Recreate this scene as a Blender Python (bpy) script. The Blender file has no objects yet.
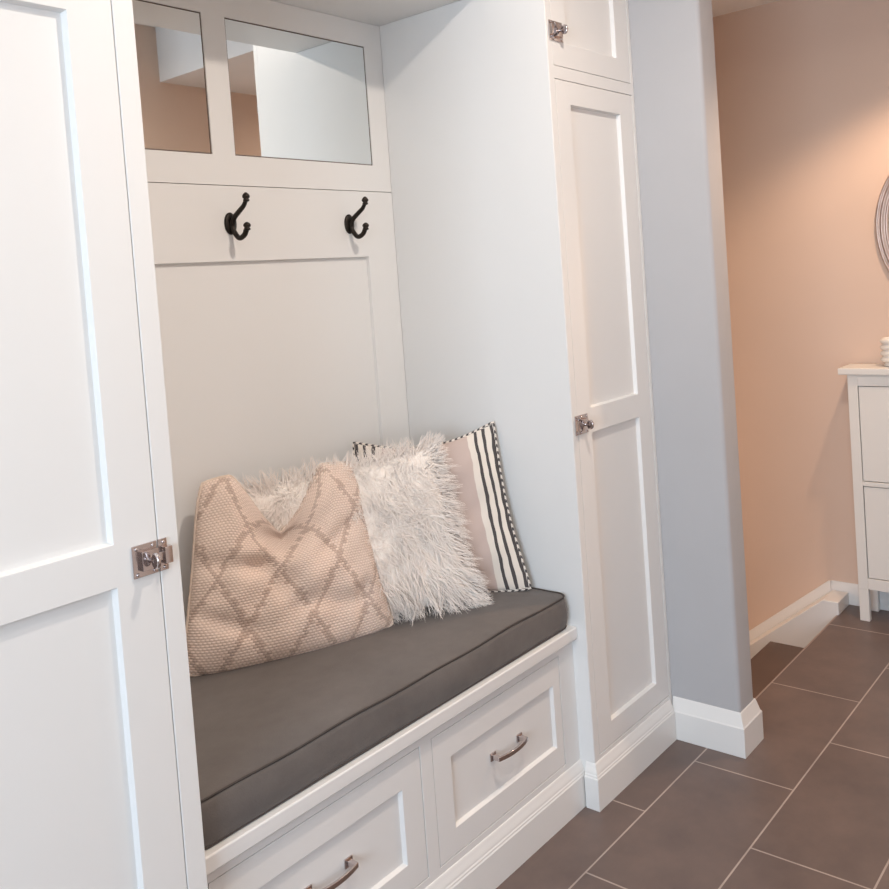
import bpy, bmesh, math, random
from mathutils import Vector, Matrix
C = bpy.context.scene.collection
PI = math.pi

# ------------------------------------------------------------------ materials
def new_mat(name):
    m = bpy.data.materials.new(name); m.use_nodes = True
    nt = m.node_tree; b = nt.nodes['Principled BSDF']
    return m, nt, b
def ramp(nt, stops, interp='LINEAR'):
    r = nt.nodes.new('ShaderNodeValToRGB'); r.color_ramp.interpolation = interp
    e = r.color_ramp.elements
    while len(e) < len(stops): e.new(0.5)
    for i, (p, c) in enumerate(stops):
        e[i].position = p; e[i].color = (*c, 1)
    return r
def simple(name, col, rough=.5, metal=0, var=.03, scale=8, bump=0, bscale=60, spec=.5):
    m, nt, b = new_mat(name)
    tc = nt.nodes.new('ShaderNodeTexCoord')
    n = nt.nodes.new('ShaderNodeTexNoise'); n.inputs['Scale'].default_value = scale
    n.inputs['Detail'].default_value = 4
    nt.links.new(tc.outputs['Object'], n.inputs['Vector'])
    r = ramp(nt, [(.3, tuple(c*(1-var) for c in col)), (.7, tuple(min(1, c*(1+var)) for c in col))])
    nt.links.new(n.outputs['Fac'], r.inputs['Fac'])
    nt.links.new(r.outputs['Color'], b.inputs['Base Color'])
    b.inputs['Roughness'].default_value = rough; b.inputs['Metallic'].default_value = metal
    b.inputs['Specular IOR Level'].default_value = spec
    if bump:
        n2 = nt.nodes.new('ShaderNodeTexNoise'); n2.inputs['Scale'].default_value = bscale
        n2.inputs['Detail'].default_value = 3
        nt.links.new(tc.outputs['Object'], n2.inputs['Vector'])
        bp = nt.nodes.new('ShaderNodeBump'); bp.inputs['Strength'].default_value = bump
        bp.inputs['Distance'].default_value = .002
        nt.links.new(n2.outputs['Fac'], bp.inputs['Height']); nt.links.new(bp.outputs['Normal'], b.inputs['Normal'])
    return m
M = {}
M['white'] = simple('white_cabinet_paint', (.80, .79, .775), .38, var=.008, scale=3)
M['trim'] = simple('white_trim_paint', (.82, .81, .79), .35, var=.008, scale=3)
M['stubwall'] = simple('pale_grey_wall_paint', (.47, .465, .475), .8, var=.01, bump=.08, bscale=300)
M['farwall'] = simple('beige_wall_paint', (.69, .535, .44), .85, var=.012, scale=3, bump=.08, bscale=300)
M['ceiling'] = simple('ceiling_paint', (.78, .76, .74), .9, var=.01)
M['dresser'] = simple('white_dresser_lacquer', (.80, .78, .74), .35, var=.01)
M['iron'] = simple('dark_bronze_iron', (.028, .022, .018), .42, .7, var=.2, scale=60, bump=.3, bscale=200)
M['nickel'] = simple('polished_nickel', (.61, .55, .54), .16, 1, var=.04, scale=30)
M['gap_shade'] = simple('brown_gap_shade', (.16, .12, .10), .6)  # brown that paints the shaded gap around the mirror panes
M['dark'] = simple('dark_hollow', (.05, .045, .04), .9)
M['frame'] = simple('rose_silver_frame', (.55, .44, .39), .3, .75, var=.1, scale=20)
M['ceramic'] = simple('white_ceramic', (.82, .79, .74), .25, var=.02)
M['stair'] = simple('brown_stair_tread', (.125, .085, .07), .5, var=.12, scale=6)
M['piping'] = simple('dark_grey_piping', (.055, .045, .04), .8, var=.1, scale=60)

m, nt, b = new_mat('mirror_glass')
b.inputs['Metallic'].default_value = 1; b.inputs['Roughness'].default_value = .015
b.inputs['Base Color'].default_value = (.86, .88, .87, 1); M['mirror'] = m

# charcoal woven cotton of the seat cushion
m, nt, b = new_mat('charcoal_canvas')
tc = nt.nodes.new('ShaderNodeTexCoord')
n = nt.nodes.new('ShaderNodeTexNoise'); n.inputs['Scale'].default_value = 7; n.inputs['Detail'].default_value = 8
n.inputs['Roughness'].default_value = .7
nt.links.new(tc.outputs['Object'], n.inputs['Vector'])
r = ramp(nt, [(.25, (.105, .091, .084)), (.75, (.152, .134, .124))])
nt.links.new(n.outputs['Fac'], r.inputs['Fac']); nt.links.new(r.outputs['Color'], b.inputs['Base Color'])
b.inputs['Roughness'].default_value = .85
b.inputs['Sheen Weight'].default_value = .12
n2 = nt.nodes.new('ShaderNodeTexNoise'); n2.inputs['Scale'].default_value = 350
nt.links.new(tc.outputs['Object'], n2.inputs['Vector'])
n3 = nt.nodes.new('ShaderNodeTexNoise'); n3.inputs['Scale'].default_value = 9; n3.inputs['Detail'].default_value = 2
nt.links.new(tc.outputs['Object'], n3.inputs['Vector'])
bp = nt.nodes.new('ShaderNodeBump'); bp.inputs['Strength'].default_value = .5; bp.inputs['Distance'].default_value = .001
nt.links.new(n2.outputs['Fac'], bp.inputs['Height'])
bp2 = nt.nodes.new('ShaderNodeBump'); bp2.inputs['Strength'].default_value = .35; bp2.inputs['Distance'].default_value = .02
nt.links.new(n3.outputs['Fac'], bp2.inputs['Height']); nt.links.new(bp.outputs['Normal'], bp2.inputs['Normal'])
nt.links.new(bp2.outputs['Normal'], b.inputs['Normal'])
M['canvas'] = m

# floor tiles 61 x 30 cm in running bond
m, nt, b = new_mat('porcelain_floor_tile')
tc = nt.nodes.new('ShaderNodeTexCoord')
TL, TW = .61, .3007
mp = nt.nodes.new('ShaderNodeMapping')
mp.inputs['Location'].default_value = (-.9661+100*TL, .1186+100*TW, 0)
nt.links.new(tc.outputs['Object'], mp.inputs['Vector'])
br = nt.nodes.new('ShaderNodeTexBrick')
br.offset = .5; br.offset_frequency = 2; br.squash = 1
br.inputs['Scale'].default_value = 1; br.inputs['Brick Width'].default_value = TL; br.inputs['Row Height'].default_value = TW
br.inputs['Mortar Size'].default_value = .0025; br.inputs['Mortar Smooth'].default_value = .1; br.inputs['Bias'].default_value = 0
br.inputs['Color1'].default_value = (.148, .110, .098, 1); br.inputs['Color2'].default_value = (.166, .124, .110, 1)
br.inputs['Mortar'].default_value = (.43, .36, .32, 1)
nt.links.new(mp.outputs['Vector'], br.inputs['Vector'])
n = nt.nodes.new('ShaderNodeTexNoise'); n.inputs['Scale'].default_value = 5; n.inputs['Detail'].default_value = 7; n.inputs['Roughness'].default_value = .65
nt.links.new(tc.outputs['Object'], n.inputs['Vector'])
r = ramp(nt, [(.3, (.78, .78, .80)), (.7, (1.16, 1.13, 1.1))])
nt.links.new(n.outputs['Fac'], r.inputs['Fac'])
mx = nt.nodes.new('ShaderNodeMix'); mx.data_type = 'RGBA'; mx.blend_type = 'MULTIPLY'; mx.inputs['Factor'].default_value = 1
nt.links.new(br.outputs['Color'], mx.inputs['A']); nt.links.new(r.outputs['Color'], mx.inputs['B'])
nt.links.new(mx.outputs['Result'], b.inputs['Base Color'])
b.inputs['Roughness'].default_value = .42
bp = nt.nodes.new('ShaderNodeBump'); bp.inputs['Strength'].default_value = .4; bp.inputs['Distance'].default_value = .002; bp.invert = True
nt.links.new(br.outputs['Fac'], bp.inputs['Height']); nt.links.new(bp.outputs['Normal'], b.inputs['Normal'])
M['tile'] = m

# ------------------------------------------------------------------ helpers
def world_loc(o):
    v = Vector((0, 0, 0))
    while o is not None: v += Vector(o.location); o = o.parent
    return v
def obj(name, bm, mat, parent=None, smooth=False, bevel=0, segs=2, angle=35):
    me = bpy.data.meshes.new(name)
    bmesh.ops.recalc_face_normals(bm, faces=bm.faces)
    bm.to_mesh(me); bm.free()
    o = bpy.data.objects.new(name, me); C.objects.link(o)
    for mm in (mat if isinstance(mat, (list, tuple)) else [mat]): me.materials.append(M[mm] if isinstance(mm, str) else mm)
    if parent is not None:
        w = world_loc(parent)
        me.transform(Matrix.Translation(-w)); o.parent = parent
    if smooth:
        for p in me.polygons: p.use_smooth = True
    if bevel:
        md = o.modifiers.new('bevel', 'BEVEL'); md.width = bevel; md.segments = segs
        md.limit_method = 'ANGLE'; md.angle_limit = math.radians(angle)
        for p in me.polygons: p.use_smooth = True
        wn = o.modifiers.new('wn', 'WEIGHTED_NORMAL'); wn.keep_sharp = True
    return o
def thing(name, label, cat, loc, group=None):
    o = bpy.data.objects.new(name, None); o.empty_display_size = .05; C.objects.link(o)
    o.location = loc; o['label'] = label; o['category'] = cat
    if group: o['group'] = group
    return o
def tag(o, label, cat, group=None):
    o['label'] = label; o['category'] = cat
    if group: o['group'] = group
    return o
def struct(name, bm, mat, **k):
    o = obj(name, bm, mat, **k); o['kind'] = 'structure'; return o
def box(bm, x0, x1, y0, y1, z0, z1):
    v = [bm.verts.new(p) for p in [(x0,y0,z0),(x1,y0,z0),(x1,y1,z0),(x0,y1,z0),(x0,y0,z1),(x1,y0,z1),(x1,y1,z1),(x0,y1,z1)]]
    for f in [(0,3,2,1),(4,5,6,7),(0,1,5,4),(1,2,6,5),(2,3,7,6),(3,0,4,7)]: bm.faces.new([v[i] for i in f])
    return bm
def bx(*a):
    return box(bmesh.new(), *a)
def tube(bm, pts, rad, n=10, closed=False, cap=True):
    pts = [Vector(p) for p in pts]; N = len(pts)
    rads = rad if isinstance(rad, (list, tuple)) else [rad]*N
    rings = []; up = None
    for i, p in enumerate(pts):
        a = pts[(i-1) % N] if (closed or i > 0) else p
        c = pts[(i+1) % N] if (closed or i < N-1) else p
        t = (c-a).normalized()
        if up is None:
            up = t.orthogonal().normalized()
        up = (up - t*up.dot(t)); up = up.normalized() if up.length > 1e-6 else t.orthogonal().normalized()
        s = t.cross(up)
        rings.append([bm.verts.new(p + (up*math.cos(2*PI*k/n) + s*math.sin(2*PI*k/n))*rads[i]) for k in range(n)])
    for i in range(N if closed else N-1):
        a, c = rings[i], rings[(i+1) % N]
        for k in range(n): bm.faces.new([a[k], a[(k+1) % n], c[(k+1) % n], c[k]])
    if not closed and cap:
        bm.faces.new(rings[0][::-1]); bm.faces.new(rings[-1])
    return bm
def lathe(bm, prof, origin, axis='z', n=24):
    o = Vector(origin); rings = []
    for r, h in prof:
        ring = []
        for k in range(n):
            a = 2*PI*k/n; c, s = math.cos(a)*r, math.sin(a)*r
            d = {'z': (c, s, h), 'y': (c, h, s), 'x': (h, c, s)}[axis]
            ring.append(bm.verts.new(o+Vector(d)))
        rings.append(ring)
    for i in range(len(rings)-1):
        for k in range(n): bm.faces.new([rings[i][k], rings[i][(k+1) % n], rings[i+1][(k+1) % n], rings[i+1][k]])
    bm.faces.new(rings[0][::-1]); bm.faces.new(rings[-1])
    return bm
def sweep(bm, path, prof, side=1):
    """profile (out, z) along a horizontal 2D path with mitred corners; out is to the right of travel * side"""
    P = [Vector(p) for p in path]; rings = []
    for i, p in enumerate(P):
        def nrm(a, c):
            d = (c-a).normalized(); return Vector((d.y, -d.x))*side
        n1 = nrm(P[i-1], p) if i > 0 else nrm(p, P[i+1])
        n2 = nrm(p, P[i+1]) if i < len(P)-1 else n1
        mt = (n1+n2); mt = mt/(mt.dot(n1)) if mt.length > 1e-6 else n1
        rings.append([bm.verts.new((p.x+mt.x*o, p.y+mt.y*o, z)) for o, z in prof])
    for i in range(len(rings)-1):
        for k in range(len(prof)):
            k2 = (k+1) % len(prof)
            bm.faces.new([rings[i][k], rings[i][k2], rings[i+1][k2], rings[i+1][k]])
    bm.faces.new(rings[0]); bm.faces.new(rings[-1][::-1])
    return bm
def shaker(x0, x1, z0, z1, y, th, holes, depth, ch=.006, through=False):
    """slab facing -y with sunk panels (or through openings)"""
    bm = bmesh.new()
    xs = sorted({x0, x1, *[h[0] for h in holes], *[h[1] for h in holes]})
    zs = sorted({z0, z1, *[h[2] for h in holes], *[h[3] for h in holes]})
    V = {}
    def vt(x, yy, z):
        k = (round(x, 5), round(yy, 5), round(z, 5))
        if k not in V: V[k] = bm.verts.new((x, yy, z))
        return V[k]
    inh = lambda x, z: any(h[0] < x < h[1] and h[2] < z < h[3] for h in holes)
    for i in range(len(xs)-1):
        for j in range(len(zs)-1):
            a, b_, c, d = xs[i], xs[i+1], zs[j], zs[j+1]
            if inh((a+b_)/2, (c+d)/2): continue
            bm.faces.new([vt(a, y, c), vt(b_, y, c), vt(b_, y, d), vt(a, y, d)])
            if through: bm.faces.new([vt(a, y+th, c), vt(a, y+th, d), vt(b_, y+th, d), vt(b_, y+th, c)])
    for (a, b_, c, d) in holes:
        # walls follow the grid subdivision of the border
        def border(yy, ins):
            A, B, Cc, D = a+ins, b_-ins, c+ins, d-ins
            X = [x for x in xs if a <= x <= b_]; Z = [z for z in zs if c <= z <= d]
            cl = lambda v, lo, hi: min(max(v, lo), hi)
            L = [(cl(x, A, B), Cc) for x in X] + [(B, cl(z, Cc, D)) for z in Z[1:]] + [(cl(x, A, B), D) for x in X[::-1][1:]] + [(A, cl(z, Cc, D)) for z in Z[::-1][1:-1]]
            return [vt(p[0], yy, p[1]) for p in L]
        if through:
            o, q = border(y, 0), border(y+th, 0)
        else:
            o, q = border(y, 0), border(y+depth, ch)
        n = len(o)
        for k in range(n):
            f = [o[k], o[(k+1) % n], q[(k+1) % n], q[k]]
            if len(set(f)) == 4:
                try: bm.faces.new(f)
                except ValueError: pass
        if not through:
            bm.faces.new(q)
    def side(line):
        for p, q in zip(line[:-1], line[1:]):
            bm.faces.new([vt(p[0], y, p[1]), vt(q[0], y, q[1]), vt(q[0], y+th, q[1]), vt(p[0], y+th, p[1])])
    side([(x, z0) for x in xs]); side([(x, z1) for x in xs]); side([(x0, z) for z in zs]); side([(x1, z) for z in zs])
    if not through:
        L = [(x, z0) for x in xs] + [(x1, z) for z in zs[1:]] + [(x, z1) for x in xs[::-1][1:]] + [(x0, z) for z in zs[::-1][1:-1]]
        bm.faces.new([vt(p[0], y+th, p[1]) for p in L])
    return bm

XR, XS, XE, YB, YE = 1.218, 1.679, 1.788, .616, -.227
XW = 3.06; ZC = 2.58; ZH = 2.85; YO = -1.47; YA = -.1186

# ------------------------------------------------------------------ the room
bm = bmesh.new()
box(bm, -3.2, 1.735, -4.2, .70, -.12, 0)
box(bm, 1.735, XW+.1, -4.2, YA, -.12, 0)
struct('floor', bm, 'tile')
struct('wall_back', bx(-3.2, XS+.02, .66, .74, 0, ZH), 'stubwall')
# divider beside the tall cabinet, with soft bullnose corners
bm = bmesh.new(); pr_ = []
rr = .014
for cx_, cy_, a0 in ((XS+rr, YE+rr, PI), (XE-rr, YE+rr, 1.5*PI)):
    for k in range(7):
        a = a0+k/6*PI/2; pr_.append((cx_+rr*math.cos(a), cy_+rr*math.sin(a)))
pr_ += [(XE, 2.6), (XS, 2.6)]
lo = [bm.verts.new((x, y, -1.6)) for x, y in pr_]; hi = [bm.verts.new((x, y, ZH)) for x, y in pr_]
n = len(pr_)
for k in range(n): bm.faces.new([lo[k], lo[(k+1) % n], hi[(k+1) % n], hi[k]])
bm.faces.new(lo[::-1]); bm.faces.new(hi)
o = struct('wall_divider', bm, 'stubwall')
for p in o.data.polygons: p.use_smooth = abs(p.normal.z) < .5
o.data.set_sharp_from_angle(angle=math.radians(30))
struct('wall_right', bx(XW, XW+.1, -4.2, 2.7, -1.7, ZH), 'farwall')
struct('wall_stairwell', bx(XE, XW, 2.6, 2.7, -1.7, ZH), 'farwall')
bm = bmesh.new()
for q in ((.95, 2.0, 0, ZH), (2.85, XW, 0, ZH), (2.0, 2.85, 0, .25), (2.0, 2.85, 1.95, ZH)): box(bm, q[0], q[1], YO-.1, YO, q[2], q[3])
struct('wall_front', bm, 'farwall')
bm = bmesh.new()
for q in ((2.0, 2.05, .25, 1.95), (2.8, 2.85, .25, 1.95), (2.05, 2.8, .25, .3), (2.05, 2.8, 1.9, 1.95), (2.05, 2.8, 1.08, 1.12)): box(bm, q[0], q[1], YO-.08, YO-.02, q[2], q[3])
struct('added_window_front', bm, 'trim')  # unseen window added to carry fill light onto the beige wall
struct('wall_return', bx(.85, .95, -4.1, YO, 0, ZH), 'farwall')
# left side wall and the wall behind the camera, each with a window opening; the one behind is added for fill light
def wall_with_hole(name, ax, at, u0, u1, z1, hole):
    bm = bmesh.new(); a, b_, c, d = hole
    for (p, q, r_, s) in ((u0, a, 0, z1), (b_, u1, 0, z1), (a, b_, 0, c), (a, b_, d, z1)):
        if ax == 'x': box(bm, at-.12, at, p, q, r_, s)
        else: box(bm, p, q, at-.12, at, r_, s)
    return struct(name, bm, 'farwall')
wall_with_hole('wall_left', 'x', -3.2, -4.2, .74, ZH, (-2.6, -.6, .75, 2.35))
wall_with_hole('wall_entry', 'y', -4.1, -3.2, .95, ZH, (-2.4, -.2, .5, 2.35))
def window(name, ax, at, a, b_, c, d):
    bm = bmesh.new(); w = .05
    L = [(a, a+w, c, d), (b_-w, b_, c, d), (a+w, b_-w, c, c+w), (a+w, b_-w, d-w, d), ((a+b_)/2-w/2, (a+b_)/2+w/2, c+w, d-w)]
    for p, q, r_, s in L:
        if ax == 'x': box(bm, at-.09, at-.03, p, q, r_, s)
        else: box(bm, p, q, at-.09, at-.03, r_, s)
    return struct(name, bm, 'trim')
window('window_1', 'x', -3.2, -2.6, -.6, .75, 2.35)
window('added_window_entry', 'y', -4.1, -2.4, -.2, .5, 2.35)  # unseen window added to brighten the left cabinet
bm = bmesh.new()
box(bm, -3.3, XE, -4.2, .74, ZH, ZH+.1)
box(bm, XE, XW+.1, -4.2, 2.7, ZC, ZH+.1)
o = struct('ceiling', bm, 'ceiling')

# skirting around the divider wall and along the far wall
BBP = [(0, 0), (.016, 0), (.016, .089), (.012, .094), (.004, .124), (.002, .130), (0, .132)]
struct('baseboard_divider', sweep(bmesh.new(), [(XS, -.004), (XS, YE), (XE, YE), (XE, YA-.004)], BBP, 1), 'trim', bevel=.0015)
struct('baseboard_right', sweep(bmesh.new(), [(XW, -.05), (XW, YO+.0)], [(0, 0), (.016, 0), (.016, .07), (.006, .09), (0, .09)], 1), 'trim', bevel=.001)
struct('baseboard_front', sweep(bmesh.new(), [(XW-.018, YO), (.95, YO)], [(0, 0), (.016, 0), (.016, .07), (.006, .09), (0, .09)], 1), 'trim', bevel=.001)

# ------------------------------------------------------------------ stairs going down beside the divider
st = thing('staircase', 'brown stairs going down behind the divider wall, with a white stringer along the beige wall', 'stairs', (2.3, YA, 0))
RUN, RISE = .25, .165
SX = 2.902
for k in range(1, 7):
    y0 = YA + .0 + (k-1)*RUN + (.003 if k == 1 else 0)
    obj('tread', bx(XE+.002, SX, y0 - (0 if k == 1 else .02), YA+k*RUN+.045, -k*RISE-.03, -k*RISE), 'stair', st, bevel=.003)
    yr = YA+k*RUN+.02
    obj('riser', bx(XE+.002, SX, yr, yr+.015, -(k+1)*RISE, -k*RISE-.03), 'stair', st)
obj('nosing', bx(XE+.002, SX, YA, YA+.003, -.03, .001), simple('pale_tile_edge_strip', (.36, .27, .23), .5), st)
bm = bmesh.new()
s = .78
poly = [(-.125, 0), (-.125, .055), (-.06, .055), (YA+6*RUN, .055-s*(YA+6*RUN+.06)), (YA+6*RUN, -1.3), (YA, -1.3), (YA, 0)]
a = [bm.verts.new((SX, y, z)) for y, z in poly]; c = [bm.verts.new((XW-.02, y, z)) for y, z in poly]
for k in range(len(poly)): bm.faces.new([a[k], a[(k+1) % len(poly)], c[(k+1) % len(poly)], c[k]])
bm.faces.new(a); bm.faces.new(c[::-1])
obj('stringer', bm, 'trim', st, bevel=.003)
bm = bmesh.new()
poly = [(-.05, 0), (-.05, .09), (-.04, .09), (YA+6*RUN, .09-s*(YA+6*RUN+.04)), (YA+6*RUN, -1.3), (YA, -1.3), (YA, 0)]
a = [bm.verts.new((XW-.018, y, z)) for y, z in poly]; c = [bm.verts.new((XW-.001, y, z)) for y, z in poly]
for k in range(len(poly)): bm.faces.new([a[k], a[(k+1) % len(poly)], c[(k+1) % len(poly)], c[k]])
bm.faces.new(a); bm.faces.new(c[::-1])
obj('skirt_board', bm, 'trim', st, bevel=.001)

# ------------------------------------------------------------------ tall cabinets
def latch(door, xc, zc, flip=1):
    """turn latch: plate on the door, keeper on the stile; flip=1 keeper on the right"""
    bm = bmesh.new(); y = -.0005
    X = lambda a, b_: (min(xc+a*flip, xc+b_*flip), max(xc+a*flip, xc+b_*flip))
    h = .0265
    box(bm, *X(-.046, -.002), y-.003, y, zc-h, zc+h)          # door plate
    box(bm, *X(.001, .017), y-.003, y, zc-h, zc+h)            # keeper plate
    box(bm, *X(-.034, -.004), y-.012, y-.003, zc-.016, zc+.016)  # case
    box(bm, *X(.006, .020), y-.014, y-.003, zc-.014, zc+.014)   # keeper block
    box(bm, *X(-.004, .007), y-.0095, y-.0045, zc-.007, zc+.007)   # bolt
    for zz in (-.021, .021):
        for xx in (-.039, -.009, .010):
            lathe(bm, [(.0032, 0), (.0028, -.0018), (.001, -.0026)], (xc+xx*flip, y-.003, zc+zz), 'y', 10)
    lathe(bm, [(.005, 0), (.004, -.004), (.0038, -.012), (.006, -.015)], (xc-.019*flip, y-.012, zc), 'y', 14)
    # oval thumb-turn standing out from the case
    kx = xc-.019*flip; ring = []
    rings = []
    for w in (-.0035, -.002, .002, .0035):
        k_ = .85 if abs(w) > .003 else 1
        rings.append([bm.verts.new((kx+w, y-.027+.011*k_*math.cos(2*PI*q/20), zc+.0135*k_*math.sin(2*PI*q/20))) for q in range(20)])
    for i in range(3):
        for q in range(20): bm.faces.new([rings[i][q], rings[i][(q+1) % 20], rings[i+1][(q+1) % 20], rings[i+1][q]])
    bm.faces.new(rings[0]); bm.faces.new(rings[-1][::-1])
    o = obj('latch', bm, 'nickel', door, bevel=.0006, segs=1)
    o['label'] = 'polished nickel turn latch'
    return o
PLP = [(0, 0), (.016, 0), (.016, .089), (.0135, .092), (.0135, .096), (.011, .099), (.0105, .106), (.006, .114), (.005, .120), (.002, .126), (0, .127)]
def tall_cabinet(x0, x1, doors, label, ledge_left, latches):
    t = thing('tall_cabinet', label, 'cabinet', ((x0+x1)/2, .3, 0))
    ZT = 2.62
    bm = bx(x0, x1, .021, YB+.03, 0, ZT)
    obj('carcass', bm, 'white', t)
    if ledge_left: obj('end_panel', bx(x0-.0014, x0+.0002, .0012, YB-.001, 0, 2.289), 'white', t)
    holes = []
    for a, b_ in doors: holes += [(a, b_, .138, 2.018), (a, b_, 2.053, ZT-.06)]
    obj('face_frame', shaker(x0, x1, .0, ZT, 0, .0205, holes, 0, through=True), 'white', t, bevel=.0012, segs=2)
    g = .0016; w = .072
    for i, (a, b_) in enumerate(doors):
        A, B = a+g, b_-g
        lx, fl = latches[i]
        d = obj('lower_door', shaker(A, B, .138+g, 2.018-g, .0005, .019,
                [(a+w, b_-w-.006, .205, 1.036), (a+w, b_-w-.006, 1.106, 1.953)], .013, .003), 'white', t, bevel=.0009, segs=1)
        latch(d, lx, 1.068, fl)
        d = obj('upper_door', shaker(A, B, 2.053+g, ZT-.06-g, .0005, .019,
                [(a+w, b_-w-.006, 2.12, ZT-.13)], .013, .003), 'white', t, bevel=.0009, segs=1)
        latch(d, lx, 2.146, fl)
    path = [(x0, 0), (x1, 0)]
    if ledge_left: path = [(x0, .025)] + path
    else: path = path + [(x1, .025)]
    if not ledge_left: obj('plinth', sweep(bmesh.new(), [(x0, 0), (x1-.02, 0)], PLP, 1), 'trim', t, bevel=.0006, segs=1)
    else: obj('plinth', sweep(bmesh.new(), [(x0, .028), (x0, 0), (x1-.017, 0)], PLP, 1 if False else 1), 'trim', t, bevel=.0006, segs=1)
    return t
tall_cabinet(XR, XS-.001, [(1.244, 1.664)],
    'tall narrow white panelled cabinet between the bench and the divider wall', True, [(1.246, -1)])
tall_cabinet(-1.0, 0, [(-.96, -.5), (-.462, -.037)],
    'tall white panelled cabinet left of the bench, cut by the photo edge', False, [(-.96, -1), (-.041, 1)])

# ------------------------------------------------------------------ storage bench
b_ = thing('storage_bench', 'built-in white bench with two front drawers between the tall cabinets', 'bench', (.6, .3, 0))
FY = .048
obj('carcass', bx(.0015, XR-.0015, FY+.021, YB-.002, 0, .474), 'white', b_)
D1 = (.03, .586, .143, .447); D2 = (.625, 1.146, .143, .447)
obj('face_frame', shaker(.0015, XR-.0015, 0, .474, FY, .0205, [D1, D2], 0, through=True), 'white', b_, bevel=.001)
obj('seat_board', bx(.0015, XR-.0015, .028, YB-.002, .4745, .508), 'white', b_, bevel=.004, segs=3)
obj('plinth', sweep(bmesh.new(), [(.0015, FY), (XR-.0015, FY)], [(0, 0), (.016, 0), (.016, .089), (.0135, .092), (.0135, .096), (.011, .099), (.0105, .106), (.006, .114), (.005, .120), (.002, .126), (0, .127)], 1), 'trim', b_, bevel=.0006, segs=1)
def handle(parent, xc, zc, y):
    bm = bmesh.new(); h = .055
    for s in (-1, 1):
        x = xc+s*h
        box(bm, x-.011, x+.011, y-.004, y, zc-.010, zc+.010)
        # tapering post rising from the rose to the bar
        q = [(x-.006, zc-.006), (x+.006, zc-.006), (x+.006, zc+.006), (x-.006, zc+.006)]
        r0 = [bm.verts.new((px, y-.004, pz)) for px, pz in q]
        r1 = [bm.verts.new((x+(px-x)*.8+s*.001, y-.024, zc+(pz-zc)*.8)) for px, pz in q]
        for k in range(4): bm.faces.new([r0[k], r0[(k+1) % 4], r1[(k+1) % 4], r1[k]])
        bm.faces.new(r0); bm.faces.new(r1[::-1])
    # bowed flat bar
    rings = []
    N = 14
    for i in range(N+1):
        u = -1+2*i/N; x = xc+u*(h+.006); yy = y-.023-.010*(1-u*u)
        t_ = .0032
        rings.append([bm.verts.new(p) for p in ((x, yy-t_, zc-.0055), (x, yy+t_, zc-.0055), (x, yy+t_, zc+.0055), (x, yy-t_, zc+.0055))])
    for i in range(N):
        for k in range(4): bm.faces.new([rings[i][k], rings[i][(k+1) % 4], rings[i+1][(k+1) % 4], rings[i+1][k]])
    bm.faces.new(rings[0]); bm.faces.new(rings[-1][::-1])
    o = obj('handle', bm, 'nickel', parent, bevel=.001, segs=2)
    o['label'] = 'bowed polished nickel handle'
g = .0016
for D, hx in ((D1, .307), (D2, .905)):
    d = obj('drawer', shaker(D[0]+g, D[1]-g, D[2]+g, D[3]-g, FY+.0005, .019,
            [(D[0]+.063, D[1]-.034 if D is D2 else D[1]-.063, D[2]+.062, D[3]-.070)], .010, .005), 'white', b_, bevel=.0009, segs=1)
    handle(d, hx, .300, FY+.0105)

# ------------------------------------------------------------------ panelled back of the niche with the mirrors
p = thing('hall_panel', 'white wall panelling behind the bench with two framed mirror panes on top', 'panelling', (.6, YB+.01, .51))
obj('lower_panel', shaker(.001, XR-.001, .51, 1.7765, YB, .03, [(.12, 1.098, .60, 1.580)], .011, .002), 'white', p, bevel=.001)
m1 = (.066, .571, 1.856, 2.217); m2 = (.641, 1.145, 1.857, 2.217)
obj('mirror_frame', shaker(.001, XR-.001, 1.7782, 2.2895, YB, .03, [m1, m2], .007, .0005), 'white', p, bevel=.001)
for q in (m1, m2):
    mp_ = obj('mirror_pane', bx(q[0]+.0035, q[1]-.0035, YB+.0035, YB+.0068, q[2]+.0035, q[3]-.0035), 'mirror', p); mp_['label'] = 'plain mirror pane'
    bm = bmesh.new(); w_ = .0028
    for k in ((q[0]+.0006, q[0]+w_, q[2]+.0006, q[3]-.0006), (q[1]-w_, q[1]-.0006, q[2]+.0006, q[3]-.0006), (q[0]+w_, q[1]-w_, q[2]+.0006, q[2]+w_), (q[0]+w_, q[1]-w_, q[3]-w_, q[3]-.0006)):
        box(bm, k[0], k[1], YB+.003, YB+.0066, k[2], k[3])
    obj('pane_gap_shade', bm, 'gap_shade', mp_)  # dark strips stand in for the shadowy gap around the pane
obj('niche_top', bx(.001, XR-.001, .225, YB+.03, 2.29, 2.62), 'white', p, bevel=.001)

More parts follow.
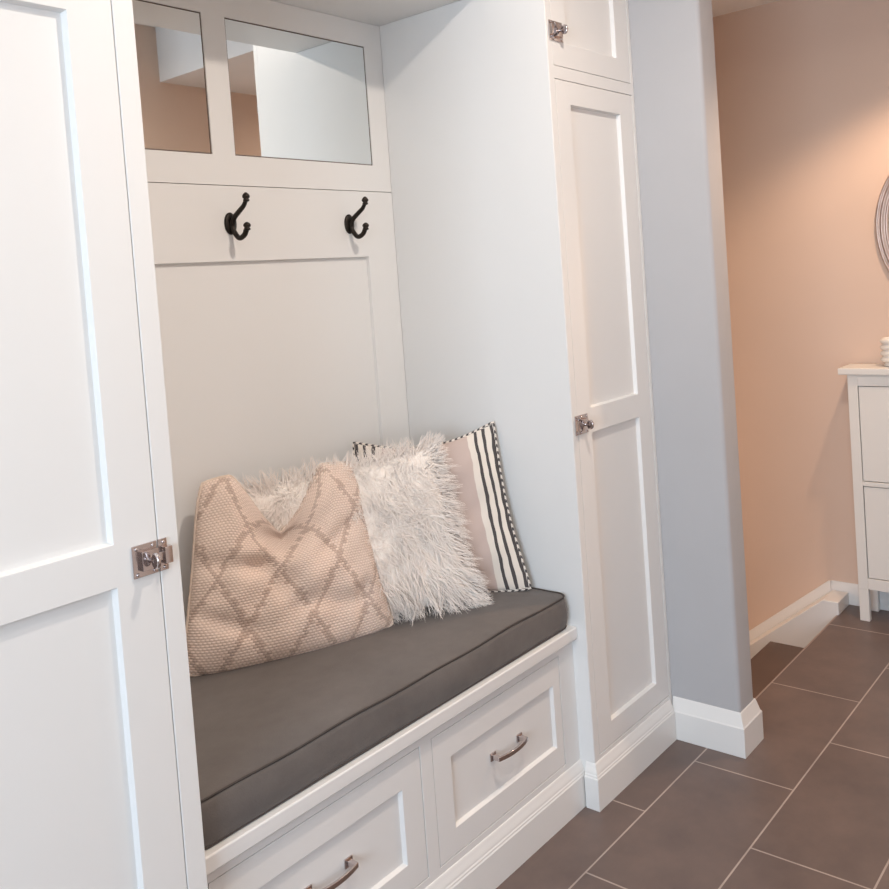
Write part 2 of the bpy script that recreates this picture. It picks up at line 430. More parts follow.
# ------------------------------------------------------------------ coat hooks
def coat_hook(x, z, label):
    y = YB
    t = thing('coat_hook', label, 'coat hook', (x, y, z), 'coat hooks on the panelling')
    bm = bmesh.new()
    # oval domed back plate
    rings = []
    for k_, dy in ((1, 0), (1, -.003), (.8, -.0055), (.4, -.0075)):
        rings.append([bm.verts.new((x+.0185*k_*math.cos(2*PI*q/24), y+dy, z+.029*k_*math.sin(2*PI*q/24))) for q in range(24)])
    for i in range(3):
        for q in range(24): bm.faces.new([rings[i][q], rings[i][(q+1) % 24], rings[i+1][(q+1) % 24], rings[i+1][q]])
    bm.faces.new(rings[0]); bm.faces.new(rings[-1][::-1])
    obj('back_plate', bm, 'iron', t, smooth=True)
    bm = bmesh.new()
    def crv(P, n=18):
        P = [Vector(q) for q in P]; P = [2*P[0]-P[1]]+P+[2*P[-1]-P[-2]]; out = []
        for i in range(1, len(P)-2):
            for k in range(n):
                u = k/n; a, b2, c, d = P[i-1:i+3]
                out.append(.5*((2*b2)+(-a+c)*u+(2*a-5*b2+4*c-d)*u*u+(-a+3*b2-3*c+d)*u**3))
        out.append(P[-2]); return out
    up = crv([(x, y-.0085, z-.008), (x, y-.018, z+.012), (x, y-.042, z+.028), (x, y-.062, z+.040), (x, y-.074, z+.054)], 6)
    tube(bm, up, [.0075-.002*i/len(up) for i in range(len(up))], 10)
    obj('upper_prong', bm, 'iron', t, smooth=True)
    bm = bmesh.new()
    lathe(bm, [(.002, -.004), (.0082, -.001), (.008, .003), (.006, .0045), (.0095, .008), (.0098, .012), (.007, .017), (.0025, .021)], (x, y-.075, z+.052), 'z', 14)
    obj('upper_tip', bm, 'iron', t, smooth=True)
    bm = bmesh.new()
    lowp = crv([(x, y-.008, z-.006), (x, y-.016, z-.024), (x, y-.034, z-.040), (x, y-.056, z-.034), (x, y-.068, z-.018)], 6)
    tube(bm, lowp, .0068, 10)
    obj('lower_prong', bm, 'iron', t, smooth=True)
    bm = bmesh.new()
    lathe(bm, [(.002, -.004), (.0082, -.001), (.008, .003), (.006, .0045), (.0095, .008), (.0098, .012), (.007, .016), (.0025, .019)], (x, y-.070, z-.021), 'z', 14)
    obj('lower_tip', bm, 'iron', t, smooth=True)
coat_hook(.607, 1.678, 'black iron double coat hook nearer the left cabinet')
coat_hook(1.026, 1.678, 'black iron double coat hook nearer the right-hand cabinet')

# ------------------------------------------------------------------ seat cushion
CX0, CX1, CY0, CY1, CZ0, CZ1 = .006, XR-.007, .046, .598, .509, .597
t = thing('seat_cushion', 'long charcoal grey box cushion lying on the white bench', 'cushion', ((CX0+CX1)/2, .32, CZ0))
bm = bmesh.new()
NX, NY = 90, 44
R_ = .035
def cpt(u, v, top):
    x = CX0+(CX1-CX0)*u; y = CY0+(CY1-CY0)*v
    # rounded corners in plan
    dx = min(x-CX0, CX1-x); dy = min(y-CY0, CY1-y)
    if dx < R_ and dy < R_:
        ex, ey = R_-dx, R_-dy; l = math.hypot(ex, ey)
        if l > R_:
            sx = 1 if x-CX0 < CX1-x else -1; sy = 1 if y-CY0 < CY1-y else -1
            x += sx*(ex-ex*R_/l); y += sy*(ey-ey*R_/l)
    e = min(1, (min(u, 1-u)*(CX1-CX0))/.12)*min(1, (min(v, 1-v)*(CY1-CY0))/.12)
    e = math.sin(e*PI/2)
    wob = .0025*math.sin(x*17+1)*math.sin(x*5.3)*(1-e)
    z = (CZ1+.008*e+.0015*math.sin(x*9)*math.sin(y*13)+wob) if top else CZ0
    return (x, y, z)
tv = [[bm.verts.new(cpt(i/NX, j/NY, True)) for j in range(NY+1)] for i in range(NX+1)]
for i in range(NX):
    for j in range(NY): bm.faces.new([tv[i][j], tv[i+1][j], tv[i+1][j+1], tv[i][j+1]])
per = [(i, 0) for i in range(NX)] + [(NX, j) for j in range(NY)] + [(i, NY) for i in range(NX, 0, -1)] + [(0, j) for j in range(NY, 0, -1)]
prev = [tv[i][j] for i, j in per]
topline = [v.co.copy() for v in prev]
cen = Vector(((CX0+CX1)/2, (CY0+CY1)/2, 0))
for lv in range(1, 7):
    f = lv/6; cur = []
    for v, (i, j) in zip(topline, per):
        bul = .007*math.sin(f*PI)*(1+.5*math.sin(v.x*11))
        n_ = Vector((-(1 if i == 0 else 0)+(1 if i == NX else 0), -(1 if j == 0 else 0)+(1 if j == NY else 0), 0))
        if i in (0, NX): bul = 0
        q = Vector((v.x, v.y, v.z+(CZ0-v.z)*f))+n_*bul
        cur.append(bm.verts.new(q))
    n = len(cur)
    for k in range(n): bm.faces.new([prev[k], prev[(k+1) % n], cur[(k+1) % n], cur[k]])
    prev = cur
bm.faces.new(prev)
obj('cover', bm, 'canvas', t, smooth=True)
obj('top_piping', tube(bmesh.new(), [q+Vector((0, 0, .0005)) for q in topline], .0024, 8, closed=True), 'piping', t, smooth=True)['label'] = 'dark corded seam around the top'
bot = [Vector((q.x, q.y, CZ0+.004)) for q in topline]
obj('bottom_piping', tube(bmesh.new(), bot, .0028, 8, closed=True), 'piping', t, smooth=True)

# ------------------------------------------------------------------ pillows
def uvnode(nt):
    u = nt.nodes.new('ShaderNodeUVMap'); u.uv_map = 'UVMap'
    s = nt.nodes.new('ShaderNodeSeparateXYZ'); nt.links.new(u.outputs['UV'], s.inputs[0])
    return u, s
def mth(nt, op, a, b2=None, c=None):
    n_ = nt.nodes.new('ShaderNodeMath'); n_.operation = op
    for i, v in enumerate((a, b2, c)):
        if v is None: continue
        if isinstance(v, (int, float)): n_.inputs[i].default_value = v
        else: nt.links.new(v, n_.inputs[i])
    return n_.outputs[0]
# chunky knit with a tan lattice; uv in metres
m, nt, b = new_mat('cream_knit_with_tan_lattice')
u, s = uvnode(nt)
st_w, st_h = .0085, .0062
row = mth(nt, 'FLOOR', mth(nt, 'DIVIDE', s.outputs['Y'], st_h))
off = mth(nt, 'MULTIPLY', mth(nt, 'MODULO', row, 2), .5)
cu = mth(nt, 'ADD', mth(nt, 'DIVIDE', s.outputs['X'], st_w), off)
colx = mth(nt, 'FLOOR', cu)
fx = mth(nt, 'SUBTRACT', mth(nt, 'FRACT', cu), .5)
fy = mth(nt, 'SUBTRACT', mth(nt, 'FRACT', mth(nt, 'DIVIDE', s.outputs['Y'], st_h)), .5)
dist = mth(nt, 'SQRT', mth(nt, 'ADD', mth(nt, 'MULTIPLY', fx, fx), mth(nt, 'MULTIPLY', fy, fy)))
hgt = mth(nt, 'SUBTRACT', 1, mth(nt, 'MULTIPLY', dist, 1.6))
# stitch-snapped coordinates
sx_ = mth(nt, 'MULTIPLY', mth(nt, 'SUBTRACT', colx, mth(nt, 'SUBTRACT', off, 0)), st_w)
sy_ = mth(nt, 'MULTIPLY', row, st_h)
LW, LH = .140, .235
def latt(sign, ph):
    a_ = mth(nt, 'ADD', mth(nt, 'DIVIDE', sx_, LW), mth(nt, 'MULTIPLY', mth(nt, 'DIVIDE', sy_, LH), sign))
    return mth(nt, 'ABSOLUTE', mth(nt, 'SUBTRACT', mth(nt, 'FRACT', mth(nt, 'ADD', a_, ph+10)), .5))
d1 = latt(1, .3); d2 = latt(-1, .05)
dm = mth(nt, 'MINIMUM', d1, d2)
wn = nt.nodes.new('ShaderNodeTexWhiteNoise'); wn.noise_dimensions = '2D'
cb = nt.nodes.new('ShaderNodeCombineXYZ'); nt.links.new(colx, cb.inputs[0]); nt.links.new(row, cb.inputs[1])
nt.links.new(cb.outputs[0], wn.inputs['Vector'])
thr = mth(nt, 'ADD', .008, mth(nt, 'MULTIPLY', wn.outputs['Value'], .075))
line = mth(nt, 'LESS_THAN', dm, thr)
mx = nt.nodes.new('ShaderNodeMix'); mx.data_type = 'RGBA'
nt.links.new(line, mx.inputs['Factor'])
mx.inputs['A'].default_value = (.93, .75, .65, 1); mx.inputs['B'].default_value = (.68, .52, .44, 1)
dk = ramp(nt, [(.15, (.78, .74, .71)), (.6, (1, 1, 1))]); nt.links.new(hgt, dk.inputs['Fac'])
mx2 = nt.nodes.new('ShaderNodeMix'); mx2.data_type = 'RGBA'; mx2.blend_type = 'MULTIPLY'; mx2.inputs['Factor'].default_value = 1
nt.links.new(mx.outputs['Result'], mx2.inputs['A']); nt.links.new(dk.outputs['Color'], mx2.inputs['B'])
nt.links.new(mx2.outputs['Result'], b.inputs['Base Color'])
b.inputs['Roughness'].default_value = .95; b.inputs['Sheen Weight'].default_value = .1
bp = nt.nodes.new('ShaderNodeBump'); bp.inputs['Strength'].default_value = .8; bp.inputs['Distance'].default_value = .003
nt.links.new(hgt, bp.inputs['Height']); nt.links.new(bp.outputs['Normal'], b.inputs['Normal'])
M['knit'] = m
M['knit_plain'] = simple('cream_knit_edge', (.72, .58, .48), .95, var=.1, scale=80, bump=.6, bscale=200)
# linen with charcoal border stripes; uv 0..1
m, nt, b = new_mat('blush_linen_with_striped_border')
u, s = uvnode(nt)
wob = nt.nodes.new('ShaderNodeTexNoise'); wob.inputs['Scale'].default_value = 6
nt.links.new(u.outputs['UV'], wob.inputs['Vector'])
xx = mth(nt, 'ADD', s.outputs['X'], mth(nt, 'MULTIPLY', mth(nt, 'SUBTRACT', wob.outputs['Fac'], .5), .035))
xm = mth(nt, 'ADD', .5, mth(nt, 'ABSOLUTE', mth(nt, 'SUBTRACT', xx, .5)))
pk, cr, ch = (.58, .455, .405), (.78, .70, .62), (.075, .065, .065)
r = ramp(nt, [(0, pk), (.80, cr), (.845, ch), (.870, cr), (.908, ch), (.932, cr), (.972, ch)], 'CONSTANT')
nt.links.new(xm, r.inputs['Fac']); nt.links.new(r.outputs['Color'], b.inputs['Base Color'])
b.inputs['Roughness'].default_value = .9
n2 = nt.nodes.new('ShaderNodeTexNoise'); n2.inputs['Scale'].default_value = 130
nt.links.new(u.outputs['UV'], n2.inputs['Vector'])
bp = nt.nodes.new('ShaderNodeBump'); bp.inputs['Strength'].default_value = .35; bp.inputs['Distance'].default_value = .002
nt.links.new(n2.outputs['Fac'], bp.inputs['Height']); nt.links.new(bp.outputs['Normal'], b.inputs['Normal'])
M['linen'] = m
m, nt, b = new_mat('striped_cord')
u, s = uvnode(nt)
f = mth(nt, 'LESS_THAN', mth(nt, 'FRACT', mth(nt, 'ADD', mth(nt, 'MULTIPLY', s.outputs['X'], 95), s.outputs['Y'])), .45)
mx = nt.nodes.new('ShaderNodeMix'); mx.data_type = 'RGBA'; nt.links.new(f, mx.inputs['Factor'])
mx.inputs['A'].default_value = (.75, .68, .61, 1); mx.inputs['B'].default_value = (.08, .07, .07, 1)
nt.links.new(mx.outputs['Result'], b.inputs['Base Color']); b.inputs['Roughness'].default_value = .9
M['cord'] = m
m, nt, b = new_mat('cream_wool_pile')
tc = nt.nodes.new('ShaderNodeTexCoord')
wv = nt.nodes.new('ShaderNodeTexNoise'); wv.inputs['Scale'].default_value = 9; wv.inputs['Detail'].default_value = 1
nt.links.new(tc.outputs['Object'], wv.inputs['Vector'])
ma = nt.nodes.new('ShaderNodeVectorMath'); ma.operation = 'MULTIPLY_ADD'
ma.inputs[1].default_value = (.10, .10, .10); nt.links.new(wv.outputs['Color'], ma.inputs[0]); nt.links.new(tc.outputs['Object'], ma.inputs[2])
mp = nt.nodes.new('ShaderNodeMapping'); mp.inputs['Rotation'].default_value = (0, .5, 0); mp.inputs['Scale'].default_value = (230, 230, 38)
nt.links.new(ma.outputs[0], mp.inputs['Vector'])
n = nt.nodes.new('ShaderNodeTexNoise'); n.inputs['Scale'].default_value = 1; n.inputs['Detail'].default_value = 3
nt.links.new(mp.outputs[0], n.inputs['Vector'])
r = ramp(nt, [(.3, (.90, .80, .72)), (.62, (1, .93, .865))]); nt.links.new(n.outputs['Fac'], r.inputs['Fac'])
nt.links.new(r.outputs['Color'], b.inputs['Base Color']); b.inputs['Roughness'].default_value = .95; b.inputs['Specular IOR Level'].default_value = .05
bp = nt.nodes.new('ShaderNodeBump'); bp.inputs['Strength'].default_value = .7; bp.inputs['Distance'].default_value = .004
nt.links.new(n.outputs['Fac'], bp.inputs['Height']); nt.links.new(bp.outputs['Normal'], b.inputs['Normal'])
M['hide'] = m

class Pillow:
    def __init__(s, BL, BR, TL_, TR, T, e=(.06, .06, .05, .0), chop=None, wr=.006, seed=0, pw=.45, rnd=0, dents=()):
        s.rnd = rnd; s.dents = dents
        s.c = [Vector(q) for q in (BL, BR, TL_, TR)]; s.T = T; s.e = e; s.chop = chop; s.wr = wr; s.seed = seed; s.pw = pw
        X = (s.c[1]-s.c[0]); Z = (s.c[2]-s.c[0]+s.c[3]-s.c[1])
        s.n = X.cross(Z).normalized()      # towards the viewer side (-y)
    def pt(s, u, v, side):
        el, er, et, eb = s.e
        uu = u*(1-(el if u < 0 else er)*(1-v*v)*abs(u)**2)*(1-s.rnd*v**6)
        vv = v*(1-(et if v > 0 else eb)*(1-u*u)*abs(v)**2)*(1-s.rnd*u**6)
        push = 0
        if s.chop:
            c0, w, D, dp = s.chop
            k = max(0, 1-abs(u-c0)/w); k = k*k*(3-2*k)*.35+k*.65
            hv = max(0, (v+.15)/1.15)
            vv -= D*k*hv**1.6
            push = dp*(math.exp(-((u-c0)/.28)**2))*math.exp(-((v-.55)/.42)**2)
        a = (uu+1)/2; b2 = (vv+1)/2
        P = s.c[0]*(1-a)*(1-b2)+s.c[1]*a*(1-b2)+s.c[2]*(1-a)*b2+s.c[3]*a*b2
        q = max(0, (1-u**4)*(1-v**4))
        g_ = (1-abs(u)**2.2)*(1-abs(v)**2.2)
        t_ = s.T*(max(0, g_)**s.pw)
        w_ = s.wr*math.sin(5*u+3*v+s.seed)*math.sin(4*v-3.1*u+1.7*s.seed)+s.wr*.5*math.sin(13*u-7*v+s.seed)*math.sin(9*v+4*u)
        w_ *= max(0, g_)**.5
        for (a0, b0, a1, b1, dd, ww) in s.dents:
            L2 = (a1-a0)**2+(b1-b0)**2
            f_ = max(0, min(1, ((u-a0)*(a1-a0)+(v-b0)*(b1-b0))/L2))
            d2 = (u-a0-f_*(a1-a0))**2+(v-b0-f_*(b1-b0))**2
            w_ -= dd*math.exp(-d2/ww**2)*max(0, g_)**.3
        if side > 0: P = P+s.n*(t_+w_-push*(max(0, g_)**.3))
        else: P = P-s.n*(t_*.55+w_*.5-push*.3*(max(0, g_)**.3))
        return P
    def mesh(s, name, mat, parent, uvscale=None, N=56):
        me = bpy.data.meshes.new(name); vs = []; fs = []; idx = {}; uvs = []
        f_ = lambda i: math.sin((i/N*2-1)*PI/2)*.6+(i/N*2-1)*.4
        w = world_loc(parent)
        for side in (1, -1):
            for i in range(N+1):
                for j in range(N+1):
                    edge = i in (0, N) or j in (0, N)
                    if edge and side < 0: idx[(side, i, j)] = idx[(1, i, j)]; continue
                    idx[(side, i, j)] = len(vs); vs.append(s.pt(f_(i), f_(j), side)-w)
        fuv = []
        for side in (1, -1):
            for i in range(N):
                for j in range(N):
                    ij = [(i, j), (i+1, j), (i+1, j+1), (i, j+1)]
                    if side < 0: ij = ij[::-1]
                    fs.append([idx[(side, a, b2)] for a, b2 in ij])
                    fuv += [((f_(a)+1)/2, (f_(b2)+1)/2) for a, b2 in ij]
        me.from_pydata(vs, [], fs)
        uvl = me.uv_layers.new(name='UVMap')
        k = uvscale or (1, 1)
        for l, q in zip(uvl.data, fuv): l.uv = (q[0]*k[0], q[1]*k[1])
        for p_ in me.polygons: p_.use_smooth = True
        me.materials.append(M[mat]); o = bpy.data.objects.new(name, me); C.objects.link(o); o.parent = parent
        return o
    def perimeter(s, n=60):
        L = []
        lin = [-1+2*k/n for k in range(n)]
        L += [(a, -1) for a in lin]+[(1, a) for a in lin]+[(-a, 1) for a in lin]+[(-1, -a) for a in lin]
        return [s.pt(a, b2, 1) for a, b2 in L]
def cord(parent, pts, rad, mat, name='piping'):
    n = 8; N = len(pts); bm = bmesh.new(); tube(bm, pts, rad, n, closed=True)
    o = obj(name, bm, mat, parent, smooth=True)
    uvl = o.data.uv_layers.new(name='UVMap')
    for p_ in o.data.polygons:
        for q, li in enumerate(p_.loop_indices):
            vi = o.data.loops[li].vertex_index
            r_, k = divmod(vi, n)
            if r_ == 0 and p_.index >= (N-1)*n: r_ = N
            uvl.data[li].uv = (r_/N, k/n)
    return o

CT = .603
# knitted pillow
A = Pillow((.300, .530, CT-.002), (.803, .308, CT-.006), (.412, .560, 1.052), (.846, .445, 1.022), .092,
           e=(.03, .11, .0, -.05), chop=(-.10, .58, .70, .055), wr=.010, seed=1.3, pw=.46, rnd=.055,
           dents=((-.98, .12, -.35, .02, .022, .09), (-.95, -.38, -.45, -.62, .020, .08), (-.35, .02, -.12, -.25, .020, .12), (.35, .1, .75, .35, .010, .07), (.05, -.45, .6, -.55, .012, .10), (.62, -.98, .70, -.45, .016, .08), (-.75, -.2, -.7, .5, .010, .1)))
t = thing('throw_pillow', 'cream knitted pillow with a tan diamond lattice and dented top', 'pillow', (.56, .44, CT), 'pillows on the bench')
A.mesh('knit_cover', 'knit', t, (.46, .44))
cord(t, A.perimeter(), .0042, 'knit_plain', 'seam')
# striped pillow
S = Pillow((.895, .520, CT+.012), (1.184, .150, CT+.000), (.940, .580, 1.046), (1.206, .264, 1.076), .045,
           e=(.05, .085, .20, .0), wr=.009, seed=4.2, pw=.5, rnd=.02)
t = thing('throw_pillow', 'blush linen pillow with charcoal and cream striped border, leaning in the right corner', 'pillow', (1.03, .36, CT), 'pillows on the bench')
S.mesh('linen_cover', 'linen', t)
cord(t, S.perimeter(), .0045, 'cord', 'striped_piping')['label'] = 'black and cream striped cord edge'

# shaggy pillow
B = Pillow((.590, .505, CT+.014), (1.020, .228, CT+.014), (.530, .570, .990), (1.030, .355, 1.030), .062,
           e=(.02, .03, .02, .0), wr=.008, seed=2.2, pw=.35)
t = thing('throw_pillow', 'shaggy cream sheepskin pillow in the middle of the bench', 'pillow', (.8, .41, CT), 'pillows on the bench')
B.mesh('hide_cover', 'hide', t, N=30)
m, nt, b = new_mat('cream_sheepskin_fur')
tc = nt.nodes.new('ShaderNodeTexCoord')
n = nt.nodes.new('ShaderNodeTexNoise'); n.inputs['Scale'].default_value = 22; n.inputs['Detail'].default_value = 3
nt.links.new(tc.outputs['Object'], n.inputs['Vector'])
r = ramp(nt, [(.3, (1, .89, .82)), (.7, (1, .925, .865))])
nt.links.new(n.outputs['Fac'], r.inputs['Fac']); nt.links.new(r.outputs['Color'], b.inputs['Base Color'])
b.inputs['Roughness'].default_value = .9; b.inputs['Specular IOR Level'].default_value = .05
b.inputs['Sheen Weight'].default_value = 1; b.inputs['Sheen Roughness'].default_value = .5; b.inputs['Sheen Tint'].default_value = (1, .92, .84, 1)
M['fur'] = m
def make_fur(B, parent, nclump=2600, per=2, seed=5):
    rnd = random.Random(seed); vs = []; fs = []; nr = []; w = world_loc(parent)
    X = (B.c[1]-B.c[0]).normalized(); n0 = B.n; Z = n0.cross(X).normalized()*-1
    if Z.z < 0: Z = -Z
    SEG = 5
    for ci in range(nclump):
        # more on the front and over the edges
        rr_ = rnd.random()
        if rr_ < .62: u, v, side = rnd.uniform(-1, 1), rnd.uniform(-1, 1), 1
        elif rr_ < .86:
            k = rnd.randrange(4); a_ = rnd.uniform(-1, 1)
            u, v = [(a_, -1), (1, a_), (a_, 1), (-1, a_)][k]; side = 1
        else: u, v, side = rnd.uniform(-1, 1), rnd.uniform(-1, 1), -1
        P = B.pt(u, v, side)
        ed = max(abs(u), abs(v))**5
        out_ = X*u*(abs(u)**4)+Z*v*(abs(v)**4)
        fl = math.sin(u*3.1+v*1.7)*.6; fl2 = math.cos(v*4.0-u*2.0)*.5
        d = (n0*side*(1-.5*ed)*.26+out_*1.1+X*(fl*.5+rnd.gauss(0, .28))+Z*(-.45+fl2*.5+rnd.gauss(0, .28))).normalized()
        if v > .9: d = (d+Z*.5).normalized()
        L = rnd.uniform(.032, .055)
        if side > 0 and u < .28 and v < .45:
            if u < -.3 or (u < .0 and v < 0): continue
            d = (d+X*.7).normalized(); L *= .62
        curl = (X*rnd.gauss(0, .35)+Z*rnd.gauss(-.3, .3))
        tip = P+d*L+curl*L*.3+n0*side*rnd.uniform(.0, .012)
        if v < -.5: tip += n0*side*.03
        if v < -.55 and tip.z < CT+.004: tip.z = CT+.004+rnd.random()*.006
        for h in range(per*3 if .62 <= rr_ < .86 else per):
            du, dv = rnd.gauss(0, .045), rnd.gauss(0, .045)
            uu = max(-1, min(1, u+du)); vv_ = max(-1, min(1, v+dv))
            p0 = B.pt(uu, vv_, side)
            tp = tip.lerp(p0+d*L+curl*L*.4, rnd.uniform(.0, .5))+Vector((rnd.gauss(0, .003), rnd.gauss(0, .003), rnd.gauss(0, .003)))
            if tp.z < CT+.003: tp.z = CT+.003
            mid = (p0+tp)/2+n0*side*L*.13
            r0 = rnd.uniform(.0007, .0012)
            base = len(vs)
            dirv = (tp-p0).normalized()
            s1 = dirv.cross(n0*side+out_*.6+X*rnd.gauss(0, .25)+Z*rnd.gauss(.25, .2)).normalized(); s2 = s1.cross(dirv)
            ph = rnd.random()*6.28; wav = rnd.uniform(.0006, .002)
            sn = (n0*side*(1-ed*.4)+out_*.45).normalized()
            for k in range(SEG+1):
                f = k/SEG
                c = p0*(1-f)**2+mid*2*f*(1-f)+tp*f*f + (s1*math.sin(f*9+ph)+s2*math.cos(f*8+ph))*wav*f
                if c.z < CT+.001 : c.z = CT+.001
                if c.y > YB-.003: c.y = YB-.003
                rd = r0*(1-f*.85)
                for q in range(3):
                    o3 = (-s1, s2*.4, s1)[q]
                    vs.append(c+o3*rd-w); nr.append((s2+o3*.35).normalized())
            for k in range(SEG):
                for q in range(3):
                    a_ = base+k*3+q; b2 = base+k*3+(q+1) % 3
                    fs.append((a_, b2, b2+3, a_+3))
    me = bpy.data.meshes.new('fur'); me.from_pydata(vs, [], fs); me.materials.append(M['fur'])
    for p_ in me.polygons: p_.use_smooth = True
    me.normals_split_custom_set_from_vertices(nr)
    o = bpy.data.objects.new('fur', me); C.objects.link(o); o.parent = parent; o['kind'] = 'stuff'
    o['label'] = 'long shaggy cream wool'
    return o
make_fur(B, t)

# ------------------------------------------------------------------ narrow shoe dresser by the beige wall
DX = 2.893; DY1 = -.213; DY0 = DY1-.89
t = thing('shoe_dresser', 'narrow white dresser with flap fronts against the beige wall', 'dresser', (2.97, (DY0+DY1)/2, 0))
obj('dresser_top', bx(DX-.015, XW-.018, DY0-.032, DY1+.032, 1.004, 1.030), 'dresser', t, bevel=.003)
for yy in (DY1-.038, DY0):
    for xx in (DX, XW-.045):
        obj('leg', bx(xx, xx+.026, yy, yy+.038, 0, .132), 'dresser', t, bevel=.0015)
bm = bmesh.new()
for yy in (DY1-.038, (DY0+DY1)/2-.019, DY0): box(bm, DX, DX+.02, yy, yy+.038, .132, 1.003)
for z0, z1 in ((.132, .177), (.554, .572), (.958, 1.003)):
    box(bm, DX, DX+.02, DY0+.038, (DY0+DY1)/2-.019, z0, z1); box(bm, DX, DX+.02, (DY0+DY1)/2+.019, DY1-.038, z0, z1)
obj('front_frame', bm, 'dresser', t, bevel=.001, segs=1)
obj('carcass', bx(DX+.0205, XW-.019, DY0+.001, DY1-.001, .132, 1.0035), 'dresser', t)
for z0, z1 in ((.180, .551), (.575, .955)):
    for y0, y1 in ((DY0+.041, (DY0+DY1)/2-.022), ((DY0+DY1)/2+.022, DY1-.041)):
        f = obj('flap', bx(DX+.003, DX+.0203, y0, y1, z0, z1), 'dresser', t, bevel=.0015)
        obj('knob', lathe(bmesh.new(), [(.006, 0), (.005, -.01), (.013, -.014), (.012, -.022), (.004, -.025)], (DX+.003, (y0+y1)/2, z1-.05), 'x', 16), 'iron', f, smooth=True)

# ribbed ceramic pot on the dresser
t = obj('ribbed_pot', lathe(bmesh.new(), [(.030, 0), (.036, .002), (.034, .010), (.030, .016)] +
    sum([[(.040, .018+k*.024), (.047, .024+k*.024), (.048, .031+k*.024), (.041, .037+k*.024), (.038, .040+k*.024)] for k in range(4)], []) +
    [(.034, .114), (.030, .112), (.028, .03)], (2.965, -.374, 1.0305), 'z', 32), 'ceramic', smooth=True)
tag(t, 'small ribbed white ceramic pot standing on the dresser', 'pot')

# oval wall mirror
MC = Vector((XW, -.530, 1.580)); ea, eb = .222, .300
t = thing('oval_mirror', 'oval mirror with a ridged rose-silver frame on the beige wall', 'mirror', (XW, -.53, 1.28))
prof = [(0, .002), (0, .014), (-.005, .020), (-.010, .018), (-.013, .012), (-.018, .013), (-.022, .022), (-.028, .022), (-.032, .012), (-.037, .011), (-.041, .015), (-.046, .012), (-.048, .004), (-.048, .002)]
bm = bmesh.new(); rings = []; N = 72
for i in range(N):
    a = 2*PI*i/N
    rings.append([bm.verts.new((XW-h, MC.y+(ea+o_)*math.cos(a), MC.z+(eb+o_)*math.sin(a))) for o_, h in prof])
for i in range(N):
    A_, B_ = rings[i], rings[(i+1) % N]
    for k in range(len(prof)): bm.faces.new([A_[k], A_[(k+1) % len(prof)], B_[(k+1) % len(prof)], B_[k]])
obj('frame', bm, 'frame', t, smooth=True)
bm = bmesh.new()
f_ = [bm.verts.new((XW-.006, MC.y+(ea-.046)*math.cos(2*PI*i/N), MC.z+(eb-.046)*math.sin(2*PI*i/N))) for i in range(N)]
g_ = [bm.verts.new((XW-.002, MC.y+(ea-.046)*math.cos(2*PI*i/N), MC.z+(eb-.046)*math.sin(2*PI*i/N))) for i in range(N)]
bm.faces.new(f_); bm.faces.new(g_[::-1])
for i in range(N): bm.faces.new([f_[i], f_[(i+1) % N], g_[(i+1) % N], g_[i]])
obj('mirror_pane', bm, 'mirror', t)

# ------------------------------------------------------------------ light
def light(name, kind, loc, energy, col, **k):
    l = bpy.data.lights.new(name, kind); l.energy = energy; l.color = col
    for a, v in k.items(): setattr(l, a, v)
    o = bpy.data.objects.new(name, l); C.objects.link(o); o.location = loc; return o
COOL = (.68, .84, 1.0)
o = light('daylight_side_window', 'AREA', (-3.19, -1.6, 1.55), 101, COOL, shape='RECTANGLE', size=1.9, size_y=1.5)
o.rotation_euler = (PI/2, 0, -PI/2)
o = light('fill_light_entry', 'AREA', (-1.3, -4.08, 1.45), 15, (1.0, .975, .93), shape='RECTANGLE', size=2.1, size_y=1.7)  # added fill from behind the camera for the cabinet fronts
o.rotation_euler = (PI/2, 0, 0)
o = light('fill_light_front', 'AREA', (2.425, YO-.075, 1.1), 2, (.80, .91, 1.0), shape='RECTANGLE', size=.75, size_y=1.6)  # added cool fill for the right part of the beige wall
o.rotation_euler = (PI/2, 0, 0)
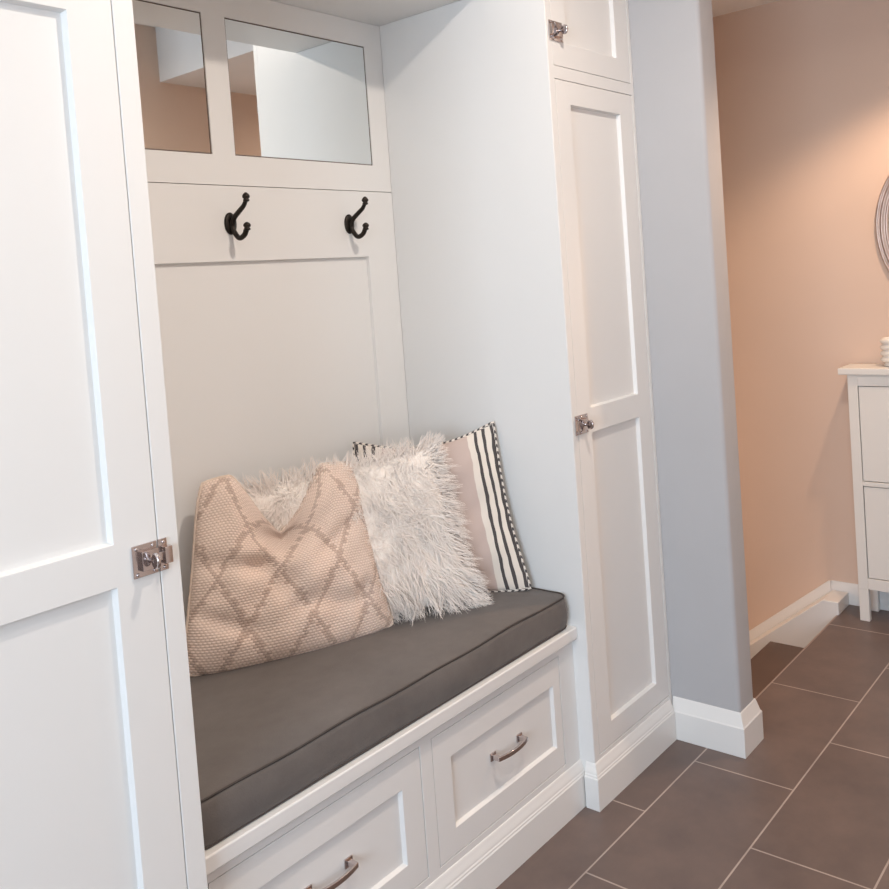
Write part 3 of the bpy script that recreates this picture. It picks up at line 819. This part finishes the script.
light('downlight_stairs', 'SPOT', (2.42, -.75, 2.48), 50, (1.0, .70, .48), spot_size=math.radians(129), spot_blend=.4, shadow_soft_size=.03)
light('fill_light_stairs', 'POINT', (2.25, 1.2, .55), 16, (1.0, .66, .46), shadow_soft_size=.12)  # added warm fill for the low stairwell wall, no fixture there
light('fill_light_corridor', 'SPOT', (2.70, -1.10, 2.55), 4, (1.0, .84, .70), spot_size=math.radians(165), spot_blend=.5, shadow_soft_size=.03)  # extra spot added to even out the right of the beige wall
light('downlight_bench', 'SPOT', (.62, -.80, 2.80), 72, (1, .88, .77), spot_size=math.radians(176), spot_blend=.8, shadow_soft_size=.035)
light('downlight_entry', 'SPOT', (-.50, -1.2, 2.80), 27, (1, .93, .85), spot_size=math.radians(140), spot_blend=.8, shadow_soft_size=.035)

w = bpy.data.worlds.new('world'); bpy.context.scene.world = w; w.use_nodes = True
nt = w.node_tree; bg = nt.nodes['Background']
sky = nt.nodes.new('ShaderNodeTexSky'); sky.sky_type = 'NISHITA'; sky.sun_disc = False; sky.sun_elevation = .8
nt.links.new(sky.outputs[0], bg.inputs['Color']); bg.inputs['Strength'].default_value = .12

# ------------------------------------------------------------------ camera
cam = bpy.data.cameras.new('camera'); co = bpy.data.objects.new('camera', cam); C.objects.link(co)
yaw, pitch, roll = (-0.89646, -0.04184, -0.07013)
Rr = Matrix.Rotation(yaw, 3, 'Z') @ Matrix.Rotation(PI/2+pitch, 3, 'X') @ Matrix.Rotation(roll, 3, 'Z')
co.matrix_world = Matrix.Translation(((-0.8613, -1.3927, 1.4885))) @ Rr.to_4x4()
cam.sensor_width = 36; cam.sensor_fit = 'HORIZONTAL'; cam.lens = 918.06/889*36
cam.shift_x = (444.5-487.75)/889; cam.shift_y = (317.12-444.5)/889
cam.clip_start = .02
bpy.context.scene.camera = co
sc = bpy.context.scene
sc.view_settings.view_transform = 'Standard'; sc.view_settings.look = 'None'
sc.view_settings.gamma = 1; sc.view_settings.use_curve_mapping = False
sc.view_settings.exposure = .03
